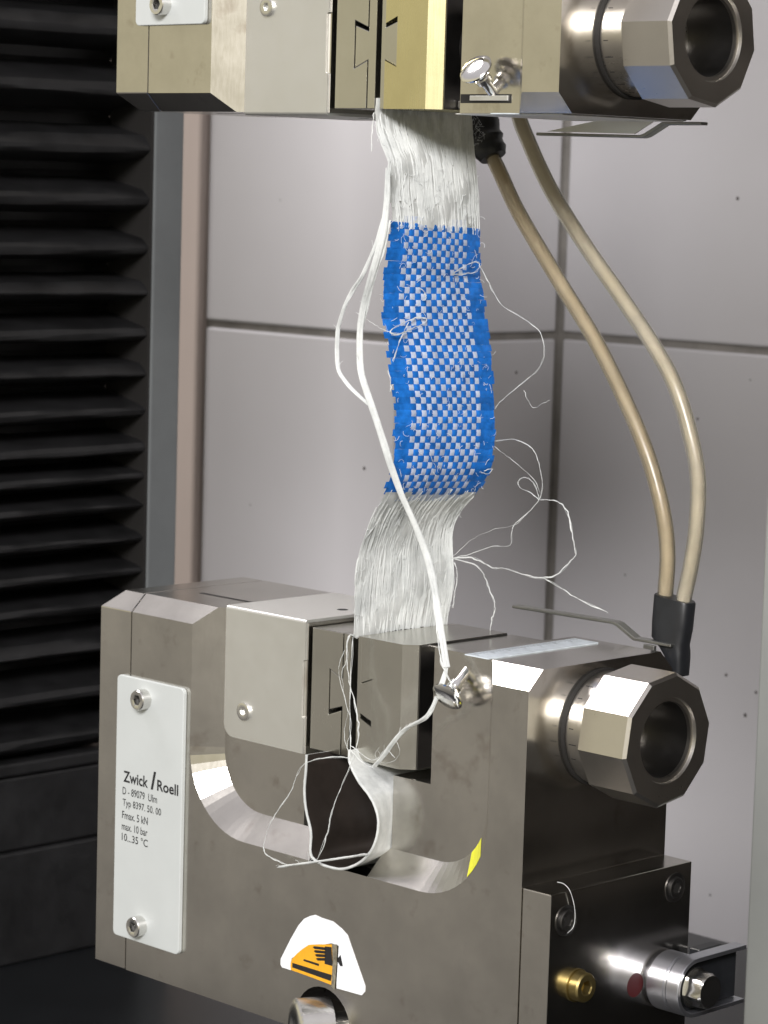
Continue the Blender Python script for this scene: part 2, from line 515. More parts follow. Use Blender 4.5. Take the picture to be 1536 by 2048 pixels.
def grip(label, T, low, jaw_mat, shift):
    t = thing('pneumatic_grip', (0, 0, 0), label, 'grip')
    mk = lambda name, mb, mat, parent=t, bevel=0.0, smooth=None, **k: build(name, mb, mat, parent, bevel, smooth, T, **k)
    # --- yoke
    XL, XR, ZU, RU = -46.5, 77.0, -62.5, 25.0
    nA = 14
    P = [(XL, ZU + RU)] + arc(XL + RU, ZU + RU, RU, 180, 270, nA)[1:] + [(7.0, ZU), (31.0, ZU)] + arc(XR - RU, ZU + RU, RU, 270, 360, nA)
    ri = RU - CH
    Q = [(XL + CH, ZU + RU)] + arc(XL + RU, ZU + RU, ri, 180, 270, nA)[1:] + [(7.0, ZU + CH), (31.0, ZU + CH)] + arc(XR - RU, ZU + RU, ri, 270, 360, nA)
    zt, yt = 5.3, 5.5
    xl, xr, zb = -74.7, 90.0, -113.5
    notch = [(14.5 + 11.6 * math.cos(math.radians(a)), -110.3 + 11.6 * math.sin(math.radians(a))) for a in range(196, -17, -12)]
    y = MB()
    front = [(xl, zb)] + notch + [(xr, zb), (xr, 0), (XR, 0)] + P[::-1] + [(XL, 0), (xl, 0)]
    y.face(*[(a, 0, b) for a, b in front])
    # top chamfers of the arms
    y.face((xl, 0, 0), (XL, 0, 0), (XL + yt, yt, zt), (xl, yt, zt))
    y.face((XR, 0, 0), (xr, 0, 0), (xr, yt, zt), (XR - yt, yt, zt))
    # chamfer round the U
    y.face((XL, 0, 0), (P[0][0], 0, P[0][1]), (Q[0][0], CH, Q[0][1]), (XL + CH, CH, zt), (XL + yt, yt, zt))
    y.face((XR, 0, 0), (XR - yt, yt, zt), (XR - CH, CH, zt), (Q[-1][0], CH, Q[-1][1]), (P[-1][0], 0, P[-1][1]))
    for (a, b), (c, d) in zip(zip(P, Q), list(zip(P, Q))[1:]):
        if abs(a[0] - 7.0) < 0.01 and abs(c[0] - 31.0) < 0.01:
            continue
        y.face((a[0], 0, a[1]), (c[0], 0, c[1]), (d[0], CH, d[1]), (b[0], CH, b[1]))
    for xx in (7.0, 31.0):
        y.face((xx, 0, ZU), (xx, CH, ZU), (xx, CH, ZU + CH))
    # sides, bottom, notch wall
    y.face((xl, 0, zb), (xl, 0, 0), (xl, yt, zt), (xl, CH, zt), (xl, CH, zb))
    y.face((xr, 0, zb), (xr, 0, 0), (xr, yt, zt), (xr, CH, zt), (xr, CH, zb))
    y.face((xl, yt, zt), (XL + yt, yt, zt), (XL + CH, CH, zt), (xl, CH, zt))
    y.face((xr, yt, zt), (XR - yt, yt, zt), (XR - CH, CH, zt), (xr, CH, zt))
    path = [(xl, zb)] + notch + [(xr, zb)]
    for a, b in zip(path, path[1:]):
        y.face((a[0], 0, a[1]), (b[0], 0, b[1]), (b[0], 30, b[1]), (a[0], 30, a[1]))
    back = [(CH, zb), (60.5, zb), (60.5, 0), (55.0, zt), (CH, zt)]
    def slab(x0, x1, z0=zb, z1=zt, y0=CH, y1=60.5):
        if z1 == zt:
            poly = [(y0, z0), (y1, z0), (y1, 0), (y1 - 5.5, zt), (y0, zt)]
        else:
            poly = [(y0, z0), (y1, z0), (y1, z1), (y0, z1)]
        y.prism(poly, 'x', x0, x1)
    slab(xl, -3.5)
    slab(58.0, xr)
    slab(47.7, 57.99, zb, zt, CH, 16.0)
    slab(33.0, 57.98, zb, -33.7, CH + 0.002, 60.4)
    slab(-3.49, 32.99, -97.5, ZU)
    yoke = mk('yoke', y, M['nickel'], bevel=0.0)
    mk('joint_gap', MB().box(-75.4, -74.65, 0.5, 54, zb + 0.5, -0.4), M['gap'])  # dark fill for the shade in the open joint
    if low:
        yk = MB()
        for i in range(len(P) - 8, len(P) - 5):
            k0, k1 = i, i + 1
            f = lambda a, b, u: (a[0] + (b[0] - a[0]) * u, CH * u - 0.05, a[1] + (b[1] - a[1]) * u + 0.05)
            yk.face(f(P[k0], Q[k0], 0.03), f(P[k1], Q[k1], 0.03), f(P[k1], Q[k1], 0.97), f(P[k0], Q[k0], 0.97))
        mk('yellow_glint', yk, M['glint'], yoke, label='bright yellow reflection built as a patch on the chamfer')  # added patch that imitates a yellow reflection in the chamfer
    # --- end plate on the left
    e = MB()
    X0, X1 = -90.0, -75.35
    A = [(X0, 0, zb), (X1, 0, zb), (X1, 0, 0), (X0, 0, 0), (X1, yt, zt), (X0 + yt, yt, zt), (X1, 55, zt), (X0 + yt, 55, zt),
         (X0, 60.5, zb), (X1, 60.5, zb), (X1, 60.5, 0), (X0, 60.5, 0)]
    e.add(A, [(0, 1, 2, 3), (3, 2, 4, 5), (4, 5, 7, 6), (3, 5, 7, 11), (6, 7, 11, 10), (8, 9, 10, 11), (0, 3, 11, 8), (1, 9, 10, 6, 4, 2), (0, 1, 9, 8)])
    mk('end_plate', e, M['nickel'], bevel=0.25)
    # groove on the top of the left block
    mk('top_slot_shade', MB().box(-66, -41.5, 19.5, 21.3, zt - 0.6, zt + 0.05), M['gap'])
    # --- cover sheet over the left jaw carrier
    s = MB()
    sx0, sx1 = -38.8, -3.9
    poly = [(sx0, 5.3), (sx0, -29.5)] + arc(sx0 + 4.2, -29.4, 4.2, 180, 270, 6)[1:] + [(sx1, -33.6), (sx1, -23), (sx1 + 1.0, -22.6), (sx1 + 1.0, -6.0), (sx1, -5.6), (sx1, 5.3)]
    poly = [(a - (2.0 if sx1 < a else 0), b) for a, b in poly]
    s.prism(poly, 'y', CH - 0.85, CH - 0.05)
    bend = [(CH - 0.85, 5.3)] + [(CH - 0.85 + 0.9 - 0.9 * math.cos(math.radians(a)), 5.3 + 0.9 * math.sin(math.radians(a))) for a in (22, 45, 68, 90)] + [(52, 6.2), (52, 5.35), (CH - 0.05, 5.35), (CH - 0.05, 5.3)]
    s.prism(bend, 'x', sx0, sx1)
    sh = mk('cover_sheet', s, M['sheet'], smooth=30)
    sc = MB()
    socket_screw(sc, (-29.6, CH - 0.8, -24.9), (0, -1, 0), 2.7, 0.9, 36, 0.45, 1.0)
    mk('screw', sc, M['screw'], sh, 0, 30)
    mk('oblong_hole_shade', MB().lathe((-12.2, 29.6, 6.21), (0, 0, 1), [(0, 1.7), (0.03, 1.7)], 20), M['gap'], sh)
    # --- jaws with dovetailed inserts
    ZT, ZL = 4.2, -31.8
    def dov(x_face, x_seam, x_in, x_out, zw0, zw1, zn0, zn1, g):
        jaw = [(x_out, ZL), (x_seam, ZL), (x_seam, zn0), (x_in, zw0), (x_in, zw1), (x_seam, zn1), (x_seam, ZT), (x_out, ZT)]
        sg = 1 if x_seam > x_out else -1
        ins = [(x_face, ZL), (x_seam + sg * g, ZL), (x_seam + sg * g, zn0 + 1.2), (x_in + sg * g, zw0 + 1.5), (x_in + sg * g, zw1 - g), (x_seam + sg * g, zn1 - g), (x_seam + sg * g, ZT), (x_face, ZT)]
        return jaw, ins
    jl, il = dov(13.5, 10.3, 5.0, -2.4, -20.6, -7.0, -18.6, -9.2, 0.22)
    jr, ir = dov(16.4, 18.2, 22.8, 34.5, -21.4, -7.4, -19.5, -9.2, 0.22)
    if not low:
        mv = lambda q, d: [(a + d, b) for a, b in q]
        jl, il, jr, ir = mv(jl, 0.3), mv(il, 0.3), mv(jr, -0.5), mv(ir, -0.5)
    j = mk('jaw', MB().prism(jl, 'y', 8.0, 48.0), M['jaw'], bevel=0.2)
    mk('jaw_insert', MB().prism(il, 'y', 8.25, 47.5), M['jaw'], j, 0.2)
    mb = MB().prism(jr, 'y', 8.0, 48.0)
    d = 0 if low else -0.5
    mb.prism([(34.5 + d, 8.0), (37.9 + d, 11.4), (37.9 + d, 48.0), (34.5 + d, 48.0)], 'z', ZL, ZT)
    j2 = mk('jaw', mb, jaw_mat)
    mk('jaw_insert', MB().prism(ir, 'y', 8.25, 47.5), M['jaw'], j2, 0.2)
    mk('jaw_gap_shade', MB().box(37.92 + d, 38.3 + d, 11.6, 47.8, ZL + 0.2, ZT - 0.2), M['bore'], j2)  # added dark plate that paints the shade of the gap beside the jaw
    mk('jaw_carrier', MB().box(38.0, 57.5, 16.6, 50.0, 1.6, 3.6), M['jaw'], bevel=0.3)
    pist = MB()
    secs = []
    for k in range(18):
        secs += [(37.8 + k * 0.55, 10.6), (37.8 + k * 0.55 + 0.27, 11.4)]
    pist.lathe((0, 28, -13.1), (1, 0, 0), secs, 40)
    mk('piston', pist, M['screw_dark'])
    # --- tilted thumb screw
    th = MB()
    dv = Vector((0, -0.77, -0.64)).normalized()
    b0 = Vector((59.6, 8.4, 0.3))
    th.lathe(b0, dv, [(0, 1.5), (5.4, 1.5), (5.4, 2.2), (6.8, 2.2), (6.8, 1.8), (8.0, 1.8), (8.0, 2.5), (9.0, 2.8), (9.4, 4.5), (10.2, 4.8), (10.8, 4.2), (11.1, 2.4), (11.2, 0.3)], 32)
    mk('thumb_screw', th, M['chrome'], smooth=40)
    # --- graduated collar and clamping nut on the right
    nz = -13.1 if low else -15.6
    nx = 114.2 if low else 116.5
    gap_shade = MB()
    gap_shade.lathe((0, 30, nz), (1, 0, 0), [(90.02, 16.4), (91.0, 16.4)], 64)
    nut = MB()
    ph = math.radians(9)
    nut.lathe((0, 30, nz), (1, 0, 0), [(nx - 17.0, 15.0), (nx - 17.0, 17.2, 10, ph), (nx - 16.3, 18.5, 10, ph), (nx - 0.8, 18.5, 10, ph), (nx, 17.6, 10, ph), (nx, 11.9), (nx - 0.9, 11.6), (nx - 1.0, 10.6), (nx - 2.0, 10.5)], 80, True, False)
    no = mk('clamping_nut', nut, M['nut'], bevel=0.0, smooth=20)
    mk('bore', MB().lathe((0, 30, nz), (1, 0, 0), [(nx - 2.0, 10.5), (nx - 26, 10.2)], 48, False, True), M['bore'], no, 0, 30)
    mk('gap_ring', gap_shade, M['gap'], no)  # black ring painting the dark gap behind the collar
    col = MB()
    col.lathe((0, 30, nz), (1, 0, 0), [(90.9, 15.2), (91.1, 15.7), (nx - 16.9, 15.7)], 64)
    mk('graduated_collar', col, M['nut'], no, 0, 30)
    tk = MB()
    for k in range(7):
        a = math.radians(110 + k * 16)
        ln = 2.6 if k % 2 else 1.6
        for r0 in (15.72,):
            cy, cz = 30 + r0 * math.cos(a), nz + r0 * math.sin(a)
            ty, tz = -math.sin(a) * 0.12, math.cos(a) * 0.12
            tk.face((92.2, cy - ty, cz - tz), (92.2 + ln, cy - ty, cz - tz), (92.2 + ln, cy + ty, cz + tz), (92.2, cy + ty, cz + tz))
    mk('graduation_marks', tk, M['ink'], no)
    # --- name plate
    pl = MB()
    px0, px1, pz0, pz1, r = -79.6, -48.2, -102.8, -20.0, 1.6
    pol = arc(px1 - r, pz1 - r, r, 0, 90, 4) + arc(px0 + r, pz1 - r, r, 90, 180, 4) + arc(px0 + r, pz0 + r, r, 180, 270, 4) + arc(px1 - r, pz0 + r, r, 270, 360, 4)
    pl.prism(pol, 'y', -1.5, -0.03)
    po = mk('name_plate', pl, M['plate'], bevel=0.25)
    for sz in (-25.9, -97.3):
        q = MB()
        socket_screw(q, (-66.2, -1.5, sz), (0, -1, 0), 3.15, 3.4, 48, 0.52, 0.75)
        mk('screw', q, M['screw'], po, 0, 30)
        mk('socket_shade', MB().lathe((-66.2, -3.0, sz), (0, -1, 0), [(0, 1.6), (0.1, 1.6)], 18), M['gap'], po)  # dark disc painting the shade in the hex socket
    if low:
        yv = -1.535
        lines = [('Zwick', -75.7, -63.9, -53.4, -49.8, 0.022), ('/', -62.6, -60.2, -53.5, -47.7, 0.05), ('Roell', -59.6, -49.7, -53.4, -49.9, 0.022),
                 ('D - 89079  Ulm', -76.0, -59.5, -57.4, -55.0, 0.008), ('Typ 8397. 50. 00', -75.9, -57.5, -61.6, -58.7, 0.008),
                 ('Fmax. 5 kN', -76.0, -63.7, -65.0, -62.6, 0.008), ('max. 10 bar', -76.1, -63.7, -68.6, -66.2, 0.008), ('10...35 °C', -76.0, -63.5, -72.0, -69.5, 0.008)]
        for body, a, b, c, d_, bo in lines:
            build('lettering', text_mesh(body, a, b, c, d_, yv, bo), M['ink'], po)
    # --- strip with scale on the top of the right arm
    stp = mk('scale_strip', MB().box(61.5, 70.4, 5.0, 51.0, zt + 0.02, zt + 0.3), M['scale'])
    mkk = MB()
    rk = random.Random(4)
    for k in range(34):
        yk_ = 6.5 + k * 1.3
        w_ = 3.4 if k % 5 == 0 else 1.9
        mkk.face((62.0, yk_, zt + 0.32), (62.0 + w_, yk_, zt + 0.32), (62.0 + w_, yk_ + 0.28, zt + 0.32), (62.0, yk_ + 0.28, zt + 0.32))
    mk('scale_marks', mkk, M['ink'], stp)
    mk('bracket', bracket_mb(), M['cast'], bevel=0.2)
    return t, mk

def bracket_mb():
    b = MB()
    prof = [(27, 8.9), (66, 9.3), (67.5, 8.9), (74, 5.6), (88, 5.5), (88, 6.4), (74.6, 6.5), (68.2, 9.8), (66.4, 10.2), (27, 9.8)]
    b.prism(prof, 'y', 61.9, 65.0)
    b.box(79, 83, 60.6, 61.8, -6, 5.4)
    return b

ident = lambda p: p
mirror = lambda p: (p[0] + 3.0, p[1], 158.6 - p[2])
lower, mkl = grip('lower steel grip with grey lettered name plate holding the specimen from below', ident, True, M['jaw'], 0)
upper, mku = grip('upper steel grip with yellowish jaw clamping the specimen from above', mirror, False, M['jaw_yellow'], 3)

# stems that carry the grips
mkl('stem', MB().lathe((15, 32, 0), (0, 0, -1), [(97.4, 24), (105, 24), (105, 17), (168.2, 17)], 40), M['screw_dark'], lower, 0, 30)
mku('stem', MB().lathe((15, 32, 0), (0, 0, -1), [(97.4, 24), (105, 24), (105, 17), (420, 17)], 40), M['screw_dark'], upper, 0, 30)

# --- underside of the upper grip: pin bar and slotted guide
mku('pin_bar', MB().box(52, 66, 6.6, 7.4, 0.6, 2.0).box(46, 85, 7.6, 58, 5.35, 5.7), M['sheet'], upper, 0.15)
mku('rear_flange', MB().prism([(31, 8.6), (64, 9.0), (71, 5.4), (50, 5.4)], 'y', 62.0, 62.7), M['sheet'], upper)
mku('guide_slot_shade', MB().box(48, 66.5, 7.3, 7.495, 0.2, 2.6), M['gap'], upper)

# --- valve block, screws and connector of the lower grip
vb = mkl('valve_block', MB().box(90.12, 100.2, 0.25, 60.3, -113.5, -53.8), M['nickel'], lower, 0.3)
for yy, zz in ((6.9, -61.8), (53.1, -60.2)):
    q = MB()
    q.lathe((100.0, yy, zz), (1, 0, 0), [(0.0, 4.3), (0.45, 4.3), (0.5, 4.0), (0.3, 3.5), (0.25, 3.1), (0.8, 3.0), (1.0, 2.7), (1.0, 1.75), (0.8, 1.6, 6), (-0.6, 1.6, 6)], 48)
    mkl('screw', q, M['screw_dark'], vb, 0, 30)
    mkl('socket_shade', MB().lathe((100.55, yy, zz), (1, 0, 0), [(0, 1.55), (0.1, 1.55)], 18), M['gap'], vb)  # dark disc for the shade down in the socket
q = MB()
q.lathe((100.2, 12.0, -80.6), (1, 0, 0), [(0, 4.6), (0.6, 4.6), (0.6, 4.1), (3.4, 4.1), (3.9, 3.7), (3.9, 2.2), (3.6, 2.0, 6), (1.2, 2.0, 6)], 48)
mkl('brass_plug', q, M['brass'], vb, 0, 30)
mkl('red_dot', MB().lathe((100.21, 37.2, -85.4), (1, 0, 0), [(0, 3.4), (0.05, 3.4)], 32), M['red'], vb)
cn = MB()
cy, cz = 49.0, -85.6
cn.lathe((100.2, cy, cz), (1, 0, 0), [(0, 6.8), (0.9, 6.8), (0.9, 8.0), (1.3, 8.4), (7.0, 8.4), (7.05, 8.25), (7.2, 8.25), (7.25, 8.4), (8, 8.4)], 56)
co = mkl('air_connector', cn, M['satin'], vb, 0, 30)
st = arc(cy, cz, 8.4, 90, 270, 16) + [(cy + 20, cz - 8.4), (cy + 20, cz - 7.4), (cy + 21, cz - 7.4)]
st = arc(cy, cz, 8.4, 90, 270, 20) + [(cy + 22, cz - 8.4), (cy + 22, cz - 7.2), (cy + 1, cz - 7.2)] + arc(cy, cz, 7.2, 268, 92, 18) + [(cy + 1, cz + 7.2), (cy + 22, cz + 7.2), (cy + 22, cz + 8.4)]
mkl('banjo_body', MB().prism(st, 'x', 108.3, 112.6), M['satin'], co, 0.12, 30)
mkl('elbow', MB().box(108.35, 109.6, cy - 3, cy + 21.5, cz - 7.1, cz + 7.1).box(104.5, 108.3, cy + 9.5, cy + 21.5, cz - 7.0, cz + 7.0).box(100.3, 104.4, cy + 11.5, cy + 21.5, cz - 7.0, cz + 7.0), M['black'], co, 0.4)
mkl('hex_bolt', MB().lathe((111.6, cy, cz), (1, 0, 0), [(0, 5.7), (0.5, 5.7), (0.5, 5.2, 6, 0.3), (5.2, 5.2, 6, 0.3), (5.9, 4.5)], 48), M['screw'], co, 0, 25)

# --- knurled locking knob in the notch at the bottom
kn = MB()
n = 84
def knurl_secs():
    vs, fs = [], []
    prof = [(22.0, 3.6), (2.0, 3.6), (2.0, 7.7)] + [(1.8 - 0.8 * i, 8.0) for i in range(13)] + [(-8.4, 7.4), (-8.8, 6.2), (-9.0, 3.0), (-8.8, 2.6), (-8.4, 0.4)]
    for j, (yy, r) in enumerate(prof):
        for i in range(n):
            a = 2 * math.pi * i / n
            rr = r + (0.22 if (i + j) % 2 == 0 else -0.22) * (1 if 3 <= j <= 15 else 0)
            dx = rr * math.cos(a)
            vs.append((14.5 + dx * 0.88 + yy * 0.47, yy * 0.88 - dx * 0.47, -110.0 + rr * math.sin(a)))
    for j in range(len(prof) - 1):
        for i in range(n):
            fs.append((j * n + i, j * n + (i + 1) % n, (j + 1) * n + (i + 1) % n, (j + 1) * n + i))
    fs.append(tuple(range(n)))
    fs.append(tuple((len(prof) - 1) * n + i for i in range(n)))
    return vs, fs
kn.add(*knurl_secs())
mkl('locking_knob', kn, M['screw'], lower, 0, 32)

# --- torn warning sticker
def flat_poly(pts, y):
    return MB().face(*[(a, y, b) for a, b in pts])
white = [(-3.9, -94.3), (0.2, -87.3), (3.4, -82.5), (5.7, -80.1), (8.1, -78.8), (10.2, -78.0), (12.9, -78.3), (17.7, -78.4), (21.3, -79.7), (23.8, -81.1), (26.3, -85.4), (31.6, -94.4), (31.6, -96.0), (30.3, -97.4), (20.0, -97.7), (19.9, -96.2), (20.4, -85.0), (17.4, -84.9), (14.4, -85.9), (10.8, -86.8), (7.8, -87.6), (4.9, -89.9), (0.7, -93.2), (0.3, -95.0), (0.5, -96.7), (-3.2, -96.7), (-3.9, -96.0)]
stk = MB().prism(white, 'y', -0.14, -0.02)
so = mkl('warning_sticker', stk, M['paper'], lower, label='torn white remains of a warning sticker')
yel = [(0.4, -95.4), (0.8, -93.4), (3.1, -91.1), (5.4, -89.2), (8.0, -87.4), (12.0, -86.4), (17.6, -85.2), (18.2, -94.1), (17.7, -97.2), (11.2, -96.9), (0.6, -96.6)]
mkl('yellow_print', flat_poly(yel, -0.17), M['sticker'], so)
pr = MB()
def tri(pts):
    pr.face(*[(a, -0.21, b) for a, b in pts])
tri([(1.2, -94.3), (17.9, -94.2), (17.6, -96.1), (1.2, -95.7)])
tri([(6.0, -92.1), (12.5, -92.1), (12.4, -92.8), (5.9, -92.7)])
for k in range(4):
    z0 = -87.4 - k * 1.05
    tri([(9.6 + 0.5 * k, z0 - 0.3), (10.4 + 0.5 * k, z0 + 0.1), (15.0, z0 + 0.75), (15.0, z0 - 0.1), (10.4 + 0.5 * k, z0 - 0.72)])
tri([(14.8, -86.4), (17.5, -86.0), (18.1, -91.5), (14.8, -91.6)])
tri([(20.2, -88.7), (21.3, -87.5), (22.4, -90.6), (21.3, -90.8), (20.2, -89.7)])
mkl('hand_print', pr, M['ink'], so)
mkl('torn_edge', flat_poly([(17.7, -85.1), (19.9, -84.7), (19.9, -89.9), (19.3, -98.3), (17.8, -97.6), (18.2, -90.2)], -0.24), M['smear'], so)

# measured shapes, in mm
SPEC = [
    (150, (18.4, 7.0, 163.75), (19.26, 45.5, 165.55)),
    (205, (18.11, 7.0, 156.12), (19.61, 45.5, 157.66)),
    (222, (17.81, 7.0, 153.76), (19.92, 45.5, 155.22)),
    (260, (19.01, 7.0, 148.48), (20.18, 45.5, 149.33)),
    (290, (21.37, 7.0, 144.33), (20.59, 45.5, 144.59)),
    (320, (23.72, 7.0, 140.19), (21.6, 45.5, 139.85)),
    (380, (24.85, 7.0, 131.88), (23.0, 45.5, 130.8)),
    (440, (26.18, 7.0, 123.56), (24.0, 45.5, 121.88)),
    (480, (25.82, 7.0, 117.97), (24.25, 45.5, 116.4)),
    (520, (25.25, 7.0, 112.36), (24.29, 45.5, 111.04)),
    (560, (24.29, 7.0, 106.72), (25.32, 45.5, 105.87)),
    (600, (23.73, 7.0, 101.08), (26.74, 45.5, 100.72)),
    (640, (24.16, 7.0, 95.48), (27.79, 45.5, 95.11)),
    (680, (25.78, 7.0, 89.94), (29.04, 45.5, 89.38)),
    (720, (27.19, 7.0, 84.4), (30.68, 45.5, 83.67)),
    (760, (28.42, 7.0, 78.85), (31.34, 45.5, 77.9)),
    (800, (29.64, 7.0, 73.3), (32.0, 45.5, 72.13)),
    (840, (30.46, 7.0, 67.73), (32.66, 45.5, 66.36)),
    (880, (29.9, 7.0, 62.03), (32.73, 45.5, 60.53)),
    (920, (29.54, 7.0, 56.34), (32.01, 45.5, 54.62)),
    (950, (28.92, 7.0, 52.02), (30.23, 45.5, 50.05)),
    (975, (27.28, 7.0, 48.31), (27.61, 45.5, 46.13)),
    (990, (25.97, 7.0, 46.04), (25.71, 45.5, 43.73)),
    (1010, (23.89, 7.0, 42.98), (22.22, 45.5, 40.71)),
    (1040, (21.24, 7.0, 38.4), (18.56, 45.5, 36.32)),
    (1070, (19.19, 7.0, 33.87), (17.11, 45.5, 32.14)),
    (1100, (17.13, 7.0, 29.31), (17.08, 45.5, 28.11)),
    (1140, (16.34, 7.0, 23.43), (17.72, 45.5, 22.8)),
    (1180, (15.76, 7.0, 17.56), (18.37, 45.5, 17.5)),
    (1220, (15.58, 7.0, 11.73), (17.79, 45.5, 12.03)),
    (1268, (15.65, 7.0, 4.76), (16.23, 45.5, 5.37)),
    (1300, (15.62, 7.0, 0.09), (16.03, 45.5, 0.53)),
]
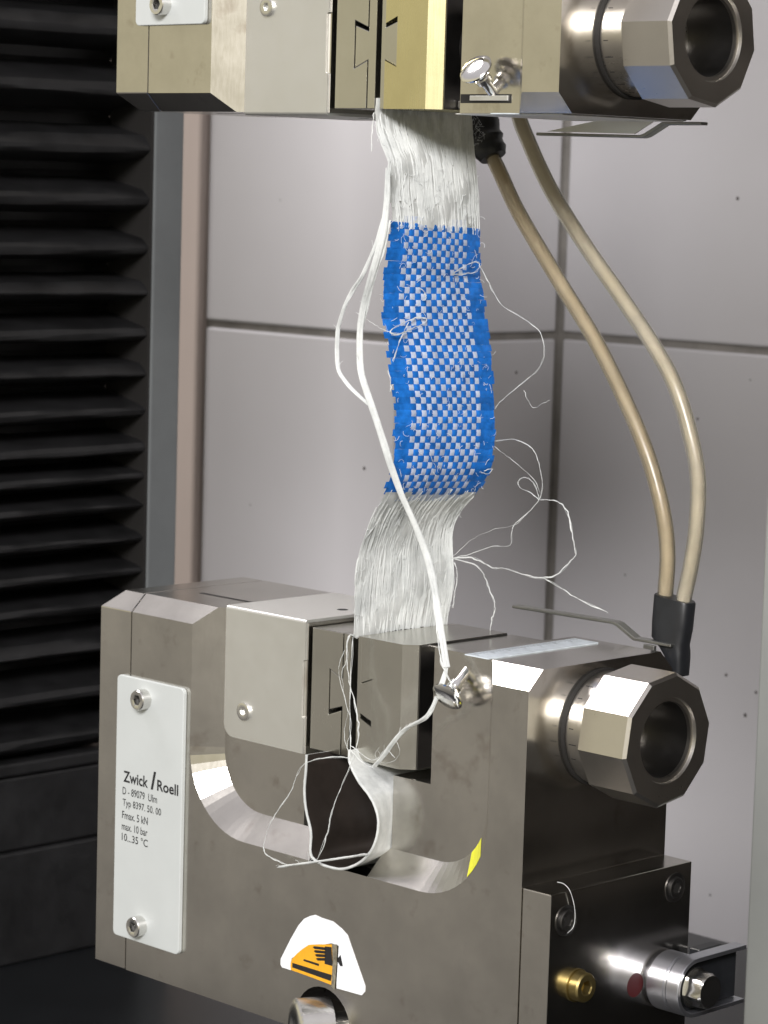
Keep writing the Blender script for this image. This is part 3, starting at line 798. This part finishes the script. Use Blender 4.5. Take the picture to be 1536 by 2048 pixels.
STRANDS = [
    ('loose_tape', 1.0, [(26.2, 5.0, 138.1), (27.0, 4.0, 129.1), (26.8, 3.0, 119.4), (24.6, 2.0, 109.5), (21.6, 2.0, 101.0), (20.7, 1.0, 92.6), (21.4, 1.0, 81.4), (24.7, 1.0, 74.5), (27.3, 2.0, 67.7), (31.3, 3.0, 58.1), (33.6, 6.0, 48.3), (36.0, 10.0, 38.4), (38.8, 12.0, 30.0), (42.3, 12.0, 21.9), (46.5, 10.0, 14.1), (54.5, 4.0, 5.9), (57.6, 2.0, 1.6)]),
    ('loose_tape', 0.64, [(26.9, 4.0, 125.6), (24.3, 3.0, 116.5), (20.3, 2.0, 108.0), (16.7, 2.0, 103.6), (14.6, 1.0, 99.3), (12.0, 1.0, 92.8), (11.7, 1.0, 86.4), (12.7, 1.0, 80.1), (17.6, 1.0, 76.1), (25.4, 1.0, 71.8)]),
    ('loose_tape', 0.43, [(27.6, 5.0, 123.6), (26.4, 4.0, 115.2), (24.6, 3.0, 108.8), (22.1, 2.5, 99.6), (20.7, 2.0, 92.5)]),
    ('loose_tape', 0.71, [(57.4, 2.2, 2.0), (56.3, 1.0, -4.8), (54.1, 0.0, -10.6), (51.9, -1.0, -13.7), (46.2, -1.0, -16.7), (41.5, -1.0, -21.0), (37.3, -1.0, -26.0), (33.5, -1.0, -30.0)]),
    ('loose_thread', 0.36, [(41.5, 12.5, 18.9), (47.6, 8.0, 10.9), (52.8, 4.0, 5.6), (56.0, 2.0, 2.1), (60.0, 1.0, -2.1), (64.4, -1.0, -5.4), (65.0, -1.0, -7.7)]),
    ('loose_thread', 0.14, [(23.8, 46.0, 110.9), (27.4, 46.0, 106.7), (30.5, 46.0, 102.5), (34.6, 46.0, 99.1), (42.6, 46.0, 95.9), (48.5, 46.0, 92.7), (50.3, 46.0, 87.1), (48.0, 46.0, 81.9), (41.5, 46.0, 77.2), (33.9, 46.0, 71.5), (31.1, 46.0, 68.4)]),
    ('loose_thread', 0.3, [(16.0, 46.0, 23.8), (23.1, 46.0, 24.9), (28.1, 46.0, 24.4), (33.2, 46.0, 23.1), (38.1, 46.0, 23.4), (46.0, 46.0, 22.4), (52.8, 46.0, 22.5), (58.4, 46.0, 24.2), (63.0, 46.0, 28.5), (64.8, 46.0, 30.2), (64.7, 46.0, 32.2), (63.1, 46.0, 37.4), (61.4, 46.0, 42.3), (57.4, 46.0, 45.0), (50.8, 46.0, 44.8)]),
    ('loose_thread', 0.16, [(16.0, 46.0, 23.8), (24.0, 46.0, 26.0), (32.9, 46.0, 29.3), (39.8, 46.0, 30.5), (40.5, 46.0, 35.7), (45.2, 46.0, 39.8), (50.4, 46.0, 44.7), (51.3, 46.0, 50.6), (49.3, 46.0, 56.2), (46.2, 46.0, 59.8), (40.3, 46.0, 61.2), (32.5, 46.0, 60.2)]),
    ('loose_thread', 0.16, [(49.9, 46.5, 44.7), (46.4, 46.5, 46.5), (42.4, 46.5, 47.5), (41.9, 46.5, 49.7), (45.2, 46.5, 50.7), (48.6, 46.5, 48.1), (49.9, 46.5, 44.9)]),
    ('loose_thread', 0.11, [(31.4, 46.2, 58.9), (35.4, 46.2, 57.1), (40.4, 46.2, 54.6), (47.4, 46.2, 50.9), (50.5, 46.2, 46.9)]),
    ('loose_thread', 0.29, [(18.0, 46.0, 23.7), (25.2, 46.0, 23.2), (29.3, 46.0, 21.2), (31.4, 46.0, 17.7), (34.2, 46.0, 13.6), (34.7, 46.0, 10.7), (33.5, 46.0, 7.6), (33.0, 46.0, 4.3)]),
    ('loose_thread', 0.21, [(52.8, 46.0, 22.5), (59.6, 46.0, 20.5), (67.3, 46.0, 17.8), (77.6, 46.0, 15.6)]),
    ('loose_thread', 0.1, [(17.0, 46.0, 24.6), (25.8, 46.0, 31.1), (33.7, 46.0, 34.5), (41.4, 46.0, 36.5), (46.1, 46.0, 40.7)]),
    ('loose_thread', 0.21, [(17.7, 46.0, 22.8), (19.2, 46.0, 19.2), (18.3, 46.0, 13.1), (17.6, 46.0, 9.3)]),
    ('loose_thread', 0.29, [(16.9, 6.0, 4.7), (16.9, 4.0, 4.5), (17.2, 3.0, 0.7), (17.6, 3.0, -3.6), (18.9, 3.0, -9.2), (20.7, 3.0, -13.3), (23.5, 2.0, -18.5), (23.7, 2.0, -23.6), (22.7, 1.0, -30.2), (19.0, 0.0, -39.4), (17.2, -1.0, -45.5), (16.4, -2.0, -52.1), (15.0, -3.0, -58.1), (12.2, -3.0, -61.6)]),
    ('loose_thread', 0.19, [(18.5, 4.0, 4.4), (18.1, 4.0, -5.1), (19.1, 3.0, -16.4), (21.0, 2.0, -28.4)]),
    ('loose_thread', 0.1, [(15.4, 4.0, 0.4), (14.1, 3.0, -4.1), (14.7, 3.0, -8.4), (18.1, 3.0, -16.6), (17.0, 3.0, -24.1), (20.7, 2.0, -29.5)]),
    ('loose_thread', 0.1, [(16.1, 4.0, -2.5), (15.5, 3.0, -6.8), (17.0, 3.0, -13.9), (19.9, 3.0, -20.7), (18.3, 3.0, -26.8), (20.7, 2.0, -29.5)]),
    ('loose_thread', 0.18, [(21.7, 1.0, -29.6), (13.5, 0.0, -30.9), (6.3, -1.0, -33.4), (2.6, -1.0, -37.0), (0.3, -2.0, -43.2), (-5.9, -2.0, -51.1), (-8.9, -2.0, -56.1), (-10.3, -2.0, -60.9), (-8.3, -3.0, -63.1), (-3.2, -3.0, -64.2), (2.1, -3.0, -64.5)]),
    ('loose_thread', 0.13, [(21.6, 1.0, -26.0), (26.7, 0.0, -27.2), (33.4, -1.0, -28.1), (37.7, -1.0, -24.5), (41.7, -1.0, -26.0)]),
    ('loose_thread', 0.13, [(22.0, 1.0, -27.4), (27.8, 0.0, -29.9), (33.5, -1.0, -30.5)]),
    ('loose_thread', 0.09, [(41.5, -1.0, -21.0), (43.5, -1.0, -23.5), (41.7, -1.0, -26.7), (36.8, -1.0, -28.3), (33.7, -1.0, -26.6), (35.6, -1.0, -24.1)]),
    ('loose_tape', 0.57, [(-2.4, -3.5, -65.9), (4.8, -3.5, -63.6), (12.7, -3.5, -61.3), (22.8, -3.0, -58.3), (32.5, -2.0, -55.4)]),
    ('loose_thread', 0.3, [(28.1, 9.8, 91.7), (27.8, 6.5, 92.0), (27.5, 7.6, 93.4), (27.3, 12.9, 95.1), (27.5, 17.9, 96.2), (27.8, 20.7, 95.8), (28.0, 19.1, 94.4), (28.0, 13.8, 92.8), (28.1, 9.8, 91.7), (28.0, 6.5, 91.5)]),
    ('loose_thread', 0.21, [(27.4, 13.9, 94.9), (28.1, 10.8, 91.7), (29.0, 8.0, 88.0), (29.8, 5.4, 84.3)]),
    ('loose_thread', 0.11, [(17.1, 3.0, 97.3), (21.8, 3.0, 95.4), (25.8, 4.0, 93.5), (29.9, 5.0, 91.9)]),
    ('loose_thread', 0.25, [(27.0, 31.6, 108.3), (26.8, 35.8, 110.3), (26.7, 40.8, 111.9), (26.8, 43.2, 111.0), (27.1, 41.3, 109.1), (27.1, 35.7, 108.4), (27.0, 32.2, 108.2)]),
    ('loose_thread', 0.21, [(26.8, 18.2, 104.7), (27.0, 20.5, 103.2), (27.1, 20.9, 101.4), (27.0, 19.6, 101.1)]),
    ('loose_thread', 0.21, [(19.0, 6.0, 153.3), (19.4, 5.0, 148.4), (20.5, 4.0, 142.4)]),
    ('loose_thread', 0.18, [(32.9, 41.3, 51.7), (33.3, 44.4, 52.2), (32.7, 43.1, 50.7), (32.7, 39.8, 51.5)]),
    ('loose_thread', 0.18, [(29.5, 4.0, 81.8), (30.9, 4.0, 77.7), (30.5, 4.0, 75.6), (31.6, 4.0, 77.8)]),
    ('loose_thread', 0.11, [(43.1, 46.0, 75.8), (44.6, 46.0, 73.1), (47.2, 46.0, 71.1), (50.4, 46.0, 72.4), (53.2, 46.0, 73.7)]),
]
TAIL = [(17.4, 5.0, -28.7), (19.7, 3.0, -31.7), (26.2, 0.0, -35.3), (31.8, -1.0, -38.5), (34.5, -1.0, -41.6), (35.9, -1.0, -45.7), (35.1, -1.0, -50.9), (32.5, -1.0, -55.4), (28.0, -1.0, -59.2), (21.9, -1.0, -61.9), (15.7, -1.0, -62.4), (10.9, -1.0, -61.7), (8.5, -1.0, -59.7), (8.5, -1.0, -53.7), (6.2, -1.0, -47.5), (5.3, -1.0, -41.7), (5.7, -1.0, -35.8), (5.8, -1.0, -31.3)]
THREAD_SIDE = [(97.0, 6.5, -51.8), (99.0, 6.9, -52.0), (101.0, 7.1, -53.5), (101.2, 8.8, -57.6), (101.2, 9.4, -61.2), (101.2, 8.7, -63.8), (101.2, 6.5, -65.0)]

# ------------------------------------------------------------------ woven specimen
def spec_pt(s, v):
    """surface of the slack strip: s across (0 front edge .. 1 rear edge), v runs down it"""
    i = 0
    while i < len(SPEC) - 2 and SPEC[i + 1][0] < v:
        i += 1
    def tang(k):
        a, b = SPEC[max(k - 1, 0)], SPEC[min(k + 1, len(SPEC) - 1)]
        w = b[0] - a[0]
        return (Vector(b[1]) - Vector(a[1])) / w, (Vector(b[2]) - Vector(a[2])) / w
    A, B = SPEC[i], SPEC[i + 1]
    h = B[0] - A[0]
    t = (v - A[0]) / h
    (ta, sa), (tb, sb) = tang(i), tang(i + 1)
    h00, h10, h01, h11 = 2*t**3 - 3*t*t + 1, t**3 - 2*t*t + t, -2*t**3 + 3*t*t, t**3 - t*t
    L = Vector(A[1]) * h00 + ta * h * h10 + Vector(B[1]) * h01 + tb * h * h11
    R_ = Vector(A[2]) * h00 + sa * h * h10 + Vector(B[2]) * h01 + sb * h * h11
    p = L.lerp(R_, s)
    p.x += 1.3 * math.sin(math.pi * s) * math.sin((v - 300) / 700 * math.pi)   # slight cupping
    return p
OUT = Vector((0.93, -0.35, 0))

spec = thing('test_specimen', (0, 0, 0), 'blue and white woven plastic strip with frayed white ends between the two grips', 'fabric strip')
NW, NP = 42, 14
V0, V1 = 443.0, 989.0
dv_ = (V1 - V0) / NW
S0, S1 = 0.135, 0.845
ds = (S1 - S0) / NP
rs = random.Random(11)
for r in range(NW):
    vc = V0 + dv_ * (r + 0.5)
    e0 = rs.uniform(-0.03, 0.02)
    e1 = 1 + rs.uniform(-0.015, 0.025)
    tl = rs.uniform(-1.2, 1.2)
    ss = [e0, e0 * 0.5, 0.06, 0.11] + [S0 + ds * (k + f) for k in range(NP) for f in (0.08, 0.5, 0.92)] + [0.875, 0.92, 0.965, e1]
    vs, fs = [], []
    for s in ss:
        k = (s - S0) / ds
        hgt = 0.0
        if 0 <= k < NP:
            fr = k - math.floor(k)
            hgt = 0.21 * (1 if (int(k) + r) % 2 == 0 else -1) * math.sin(math.pi * min(1, max(0, fr)))
        edge = 0.12 * math.sin(s * 40 + r * 2.1) if (s < 0.1 or s > 0.88) else 0
        for q, w in ((-0.5, 0.0), (-0.25, 0.07), (0.25, 0.07), (0.5, 0.0)):
            p = spec_pt(min(max(s, -0.05), 1.05), vc + q * dv_ * 1.03 + tl * (s - 0.5) + edge * 3)
            p += OUT * (hgt + w + edge)
            vs.append(p)
    for i in range(len(ss) - 1):
        for k in range(3):
            fs.append((i * 4 + k, i * 4 + k + 1, (i + 1) * 4 + k + 1, (i + 1) * 4 + k))
    build('weft_tape', MB().add(vs, fs), M['weft'], spec, 0, 60)
for c in range(NP):
    sc = S0 + ds * (c + 0.5) + rs.uniform(-0.002, 0.002)
    vs, fs = [], []
    vv = [V0 - 14, V0 - 4] + [V0 + dv_ * (r + f) for r in range(NW) for f in (0.06, 0.5, 0.94)] + [V1 + 4, V1 + 14]
    for v in vv:
        k = (v - V0) / dv_
        hgt = 0.0
        if 0 <= k < NW:
            fr = k - math.floor(k)
            hgt = 0.21 * (-1 if (int(k) + c) % 2 == 0 else 1) * math.sin(math.pi * fr)
        jit = 0.0016 * math.sin(v * 0.08 + c)
        for q, w in ((-0.5, 0.0), (-0.2, 0.06), (0.2, 0.06), (0.5, 0.0)):
            p = spec_pt(sc + jit + q * ds * 0.88, v) + OUT * (hgt + w)
            vs.append(p)
    for i in range(len(vv) - 1):
        for k in range(3):
            fs.append((i * 4 + k, i * 4 + k + 1, (i + 1) * 4 + k + 1, (i + 1) * 4 + k))
    build('warp_tape', MB().add(vs, fs), M['warp'], spec, 0, 60)

def fibre_band(v0, v1, seed, n, name, ragged):
    rr = random.Random(seed)
    # ground layer
    vs, fs = [], []
    nu, nv = 30, 44
    ph = [rr.uniform(0, 6.28) for _ in range(6)]
    for j in range(nv + 1):
        for i in range(nu + 1):
            s = 0.012 + 0.976 * i / nu
            f = j / nv
            v = v0 + (v1 - v0) * f
            p = spec_pt(s, v) + OUT * (-0.05 + 0.10 * math.sin(s * 31 + ph[0] + 0.6 * math.sin(v * 0.03)) + 0.07 * math.sin(s * 57 + ph[1]) + 0.3 * math.sin(v * 0.045 + s * 7 + ph[2]))
            vs.append(p)
    for j in range(nv):
        for i in range(nu):
            a = j * (nu + 1) + i
            fs.append((a, a + 1, a + nu + 2, a + nu + 1))
    band = build(name, MB().add(vs, fs), M['fibre'], spec, 0, 60)
    mb = MB()
    for k in range(n):
        s = rr.uniform(0.0, 1.0)
        a = v0 + (v1 - v0) * rr.uniform(-0.02, 0.55)
        b = min(v1 + rr.uniform(-2, ragged), a + (v1 - v0) * rr.uniform(0.25, 0.9))
        w = rr.uniform(0.08, 0.30)
        amp = rr.uniform(0.0, 0.010) if rr.random() < 0.85 else rr.uniform(0.02, 0.06)
        pts = []
        m_ = 9
        for q in range(m_):
            f = q / (m_ - 1)
            v = a + (b - a) * f
            ssx = s + amp * math.sin(f * 7 + k) + rr.uniform(-0.002, 0.002)
            lift = rr.uniform(0.02, 0.10) + (rr.uniform(0, 0.5) if rr.random() < 0.06 else 0)
            pts.append(spec_pt(min(1.01, max(-0.01, ssx)), v) + OUT * lift)
        mb.tube(pts, w, 6, 0.3, 1)
    build('fibre_strands', mb, M['fibre'], band, 0, 60, kind='stuff')
    return band
fibre_band(196, 450, 21, 260, 'frayed_band', 8)
fibre_band(984, 1276, 22, 280, 'frayed_band', 4)

# short lint sticking to the weave and curling off its edges
lint = MB()
rl = random.Random(5)
for k in range(330):
    s, v = rl.uniform(0.03, 0.98), rl.uniform(335, 1000)
    if k > 250:
        s, v = rl.uniform(0.0, 1.0), rl.uniform(1000, 1260)
    if k > 300:
        s, v = rl.choice((-0.01, 1.0)), rl.uniform(250, 1250)
    L = rl.uniform(0.7, 3.0)
    a = rl.uniform(0, 6.28)
    cur = rl.uniform(-0.9, 0.9)
    p = spec_pt(min(1, max(0, s)), v) + OUT * 0.4
    pts = [p]
    for q in range(5):
        a += cur * rl.uniform(0.3, 1.2)
        d = Vector((0.15 * math.cos(a), 0.8 * math.cos(a), math.sin(a)))
        p = p + d * (L / 5) + OUT * rl.uniform(-0.05, 0.3)
        pts.append(p)
    lint.tube(pts, rl.uniform(0.028, 0.06), 4, 1.0, 2)
build('lint', lint, M['hair'], spec, 0, 60, kind='stuff')

rt = random.Random(9)
for nm, rad, pts in STRANDS:
    mb = MB()
    if nm == 'loose_tape':
        k = rt.uniform(0, 6)
        if len(pts) > 8:
            P = [Vector(p) for p in pts]
            P = [P[0]] + [c for a, b in zip(P, P[1:]) for c in (a.lerp(b, 0.2), a.lerp(b, 0.8))] + [P[-1]]
        else:
            P = smooth_path([Vector(p) for p in pts], 4)
        for off in (-0.5, 0.05, 0.55):
            kk = rt.uniform(0, 6)
            Q = [p + Vector((0.62, 0.62, 0)) * (rad * off * (1 + 0.25 * math.sin(i * 0.9 + kk))) + Vector((rt.uniform(-1, 1), rt.uniform(-1, 1), rt.uniform(-1, 1))) * 0.07 for i, p in enumerate(P)]
            mb.tube(Q, lambda f, rad=rad, kk=kk: rad * 0.56 * (0.92 + 0.18 * math.sin(f * 21 + kk)) * min(1, 0.25 + f * 12), 8, 0.55, 2, 0.06)
        for q in range(7):
            i = rt.randrange(1, len(P) - 1)
            d = Vector((rt.uniform(-1, 1), rt.uniform(-1, 1), rt.uniform(-1, 1))) * 2.0
            mb.tube([P[i], P[i] + d * 0.5 + Vector((0, 0, 1.2)), P[i] + d + Vector((0, 0, 1.6))], 0.05, 4, 1.0, 3)
    else:
        q = [Vector(p) for p in pts]
        jit = []
        P = smooth_path(q, 5)
        for i, p in enumerate(P):
            e = 0.16 if 0 < i < len(P) - 1 else 0
            jit.append(p + Vector((rt.uniform(-e, e), rt.uniform(-e, e), rt.uniform(-e, e))))
        mb.tube(jit, lambda f, rad=rad: max(0.055, rad * 0.66) * (0.78 + 0.34 * math.sin(f * 17)), 6, 0.8, 2, 0.2)
        if rad > 0.12:
            e = rad * 1.3
            mb.tube([p + Vector((rt.uniform(-e, e), rt.uniform(-e, e), rt.uniform(-e, e))) for p in P[::3] + [P[-1]]], 0.05, 4, 1.0, 3)
    build(nm, mb, M['strand'], spec, 0, 60)

# tail of the strip looping below the lower jaws: white outside, dark film inside
tail_path = smooth_path([Vector(p) for p in TAIL], 5)
def tail(off, w0, w1):
    N = len(tail_path)
    vs, fs = [], []
    mY = 10
    for i, p in enumerate(tail_path):
        t = (tail_path[min(i + 1, N - 1)] - tail_path[max(i - 1, 0)]).normalized()
        nrm = Vector((t.z, 0, -t.x))
        nrm = -nrm if nrm.dot(Vector((20, 0, -47)) - Vector((p.x, 0, p.z))) > 0 else nrm   # outward
        for k in range(mY + 1):
            f = k / mY
            x = p.x
            yy = p.y + (44 - p.y) * f
            lim = 32.4
            if x > lim:
                x = lim + (x - lim) * max(0.0, 1 - (yy + 1) / 8.0)
            z = p.z if p.z > -61.9 else -61.9 - 0.02 * i * 0
            q = Vector((x, yy, z)) + nrm * off
            q.x += 0.25 * math.sin(yy * 0.4 + i * 0.2)
            vs.append(q)
    for i in range(N - 1):
        for k in range(mY):
            a = i * (mY + 1) + k
            fs.append((a, a + 1, a + mY + 2, a + mY + 1))
    return MB().add(vs, fs)
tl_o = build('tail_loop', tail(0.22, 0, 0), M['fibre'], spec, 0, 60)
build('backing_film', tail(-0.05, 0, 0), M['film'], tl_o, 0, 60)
edge = MB()
edge.tube([p for p in tail_path], lambda f: 0.42, 8, 1.0, 1, 0.1)
build('folded_edge', edge, M['strand'], tl_o, 0, 60)

# ------------------------------------------------------------------ air hoses
HOSE1 = [(-1.0, 70, 168), (3.0, 67, 154), (7.0, 66, 145.9), (12.5, 66, 137.8), (21.1, 66, 125.5), (37.8, 66, 106.3), (52.1, 66, 90.4), (64.2, 66, 73.9), (73.4, 66, 58.8), (79.7, 66, 43.6), (82.2, 66, 31.0), (82.0, 66, 17.0), (83.0, 66.5, 5.0)]
HOSE2 = [(16.5, 68, 172), (18.6, 66, 157.0), (24.1, 66, 146.1), (33.6, 66, 132.4), (46.9, 66, 117.6), (60.8, 66, 103.8), (72.6, 66, 91.6), (81.4, 66, 80.8), (87.5, 66, 68.6), (91.8, 66, 54.8), (92.2, 66, 40.7), (90.8, 66, 29.1), (88.3, 66.2, 17.5), (86.6, 66.7, 5.0)]
for nm, P, lab in (('air_hose', HOSE1, 'brownish translucent air hose leaving the tape wrapped fitting'), ('air_hose', HOSE2, 'paler translucent air hose bulging outside the brownish one')):
    h = thing(nm, (0, 0, 0), lab, 'hose')
    build('tube_wall', MB().tube(P, 2.3, 24, 1.0, 8), M['hose'] if P is HOSE1 else M['hose_pale'], h, 0, 60)
    build('tube_bore', MB().tube(P, 1.3, 16, 1.0, 8), M['hosecore'], h, 0, 60)
    if P is HOSE1:
        w = MB()
        rr = random.Random(2)
        pts = [(-2.0, 69, 164), (1.5, 67.4, 157.5), (4.2, 66.4, 152), (7.0, 66, 146.4), (9.6, 66, 142.3)]
        w.tube(pts, lambda f: 3.9 + 1.7 * math.sin(f * 3.0 + 0.2) + 0.12 * math.sin(f * 17), 18, 0.85, 4, 0.13)
        tw = build('tape_wrap', w, M['black'], h, 0, 40)
        ln = MB()
        for k in range(40):
            p = Vector((rr.uniform(2, 9), 61.6 + rr.uniform(-0.6, 0.8), rr.uniform(143, 155)))
            pts = [p + Vector((rr.uniform(-1.6, 1.6) * q * 0.5, rr.uniform(-0.4, 0.2), rr.uniform(-1.4, 1.4) * q * 0.5)) for q in range(4)]
            ln.tube(pts, 0.028, 4, 1.0, 3)
        build('lint', ln, M['hair'], tw, 0, 60, kind='stuff')
    else:
        sl = MB()
        c0 = Vector((86.0, 66.4, 19.0))
        ring = []
        secs = [(19.0, 85.2, 6.0), (18.6, 85.2, 6.3), (11, 84.7, 6.2), (6.6, 84.3, 5.7), (4.2, 86.0, 4.2), (2.0, 87.0, 3.2), (-2.5, 87.2, 2.9)]
        vs, fs = [], []
        n = 28
        for zc, xc, rx in secs:
            for i in range(n):
                a = 2 * math.pi * i / n
                ca, sa = math.cos(a), math.sin(a)
                vs.append((xc + rx * math.copysign(abs(ca) ** 0.55, ca), 66.4 + min(rx, 3.3) * math.copysign(abs(sa) ** 0.55, sa), zc - 0.14 * (rx * ca)))
        for j in range(len(secs) - 1):
            for i in range(n):
                fs.append((j * n + i, j * n + (i + 1) % n, (j + 1) * n + (i + 1) % n, (j + 1) * n + i))
        fs.append(tuple(range(n)))
        fs.append(tuple((len(secs) - 1) * n + i for i in range(n)))
        build('shrink_sleeve', sl.add(vs, fs), M['black'], h, 0, 40)

# one stray thread caught on the valve block
q = MB().tube(THREAD_SIDE, 0.09, 6, 1.0, 6, 0.15)
st_o = build('stray_thread', q, M['strand'], None, 0, 60)
tag(st_o, 'fine white thread curled over a dark socket screw of the lower block', 'thread')
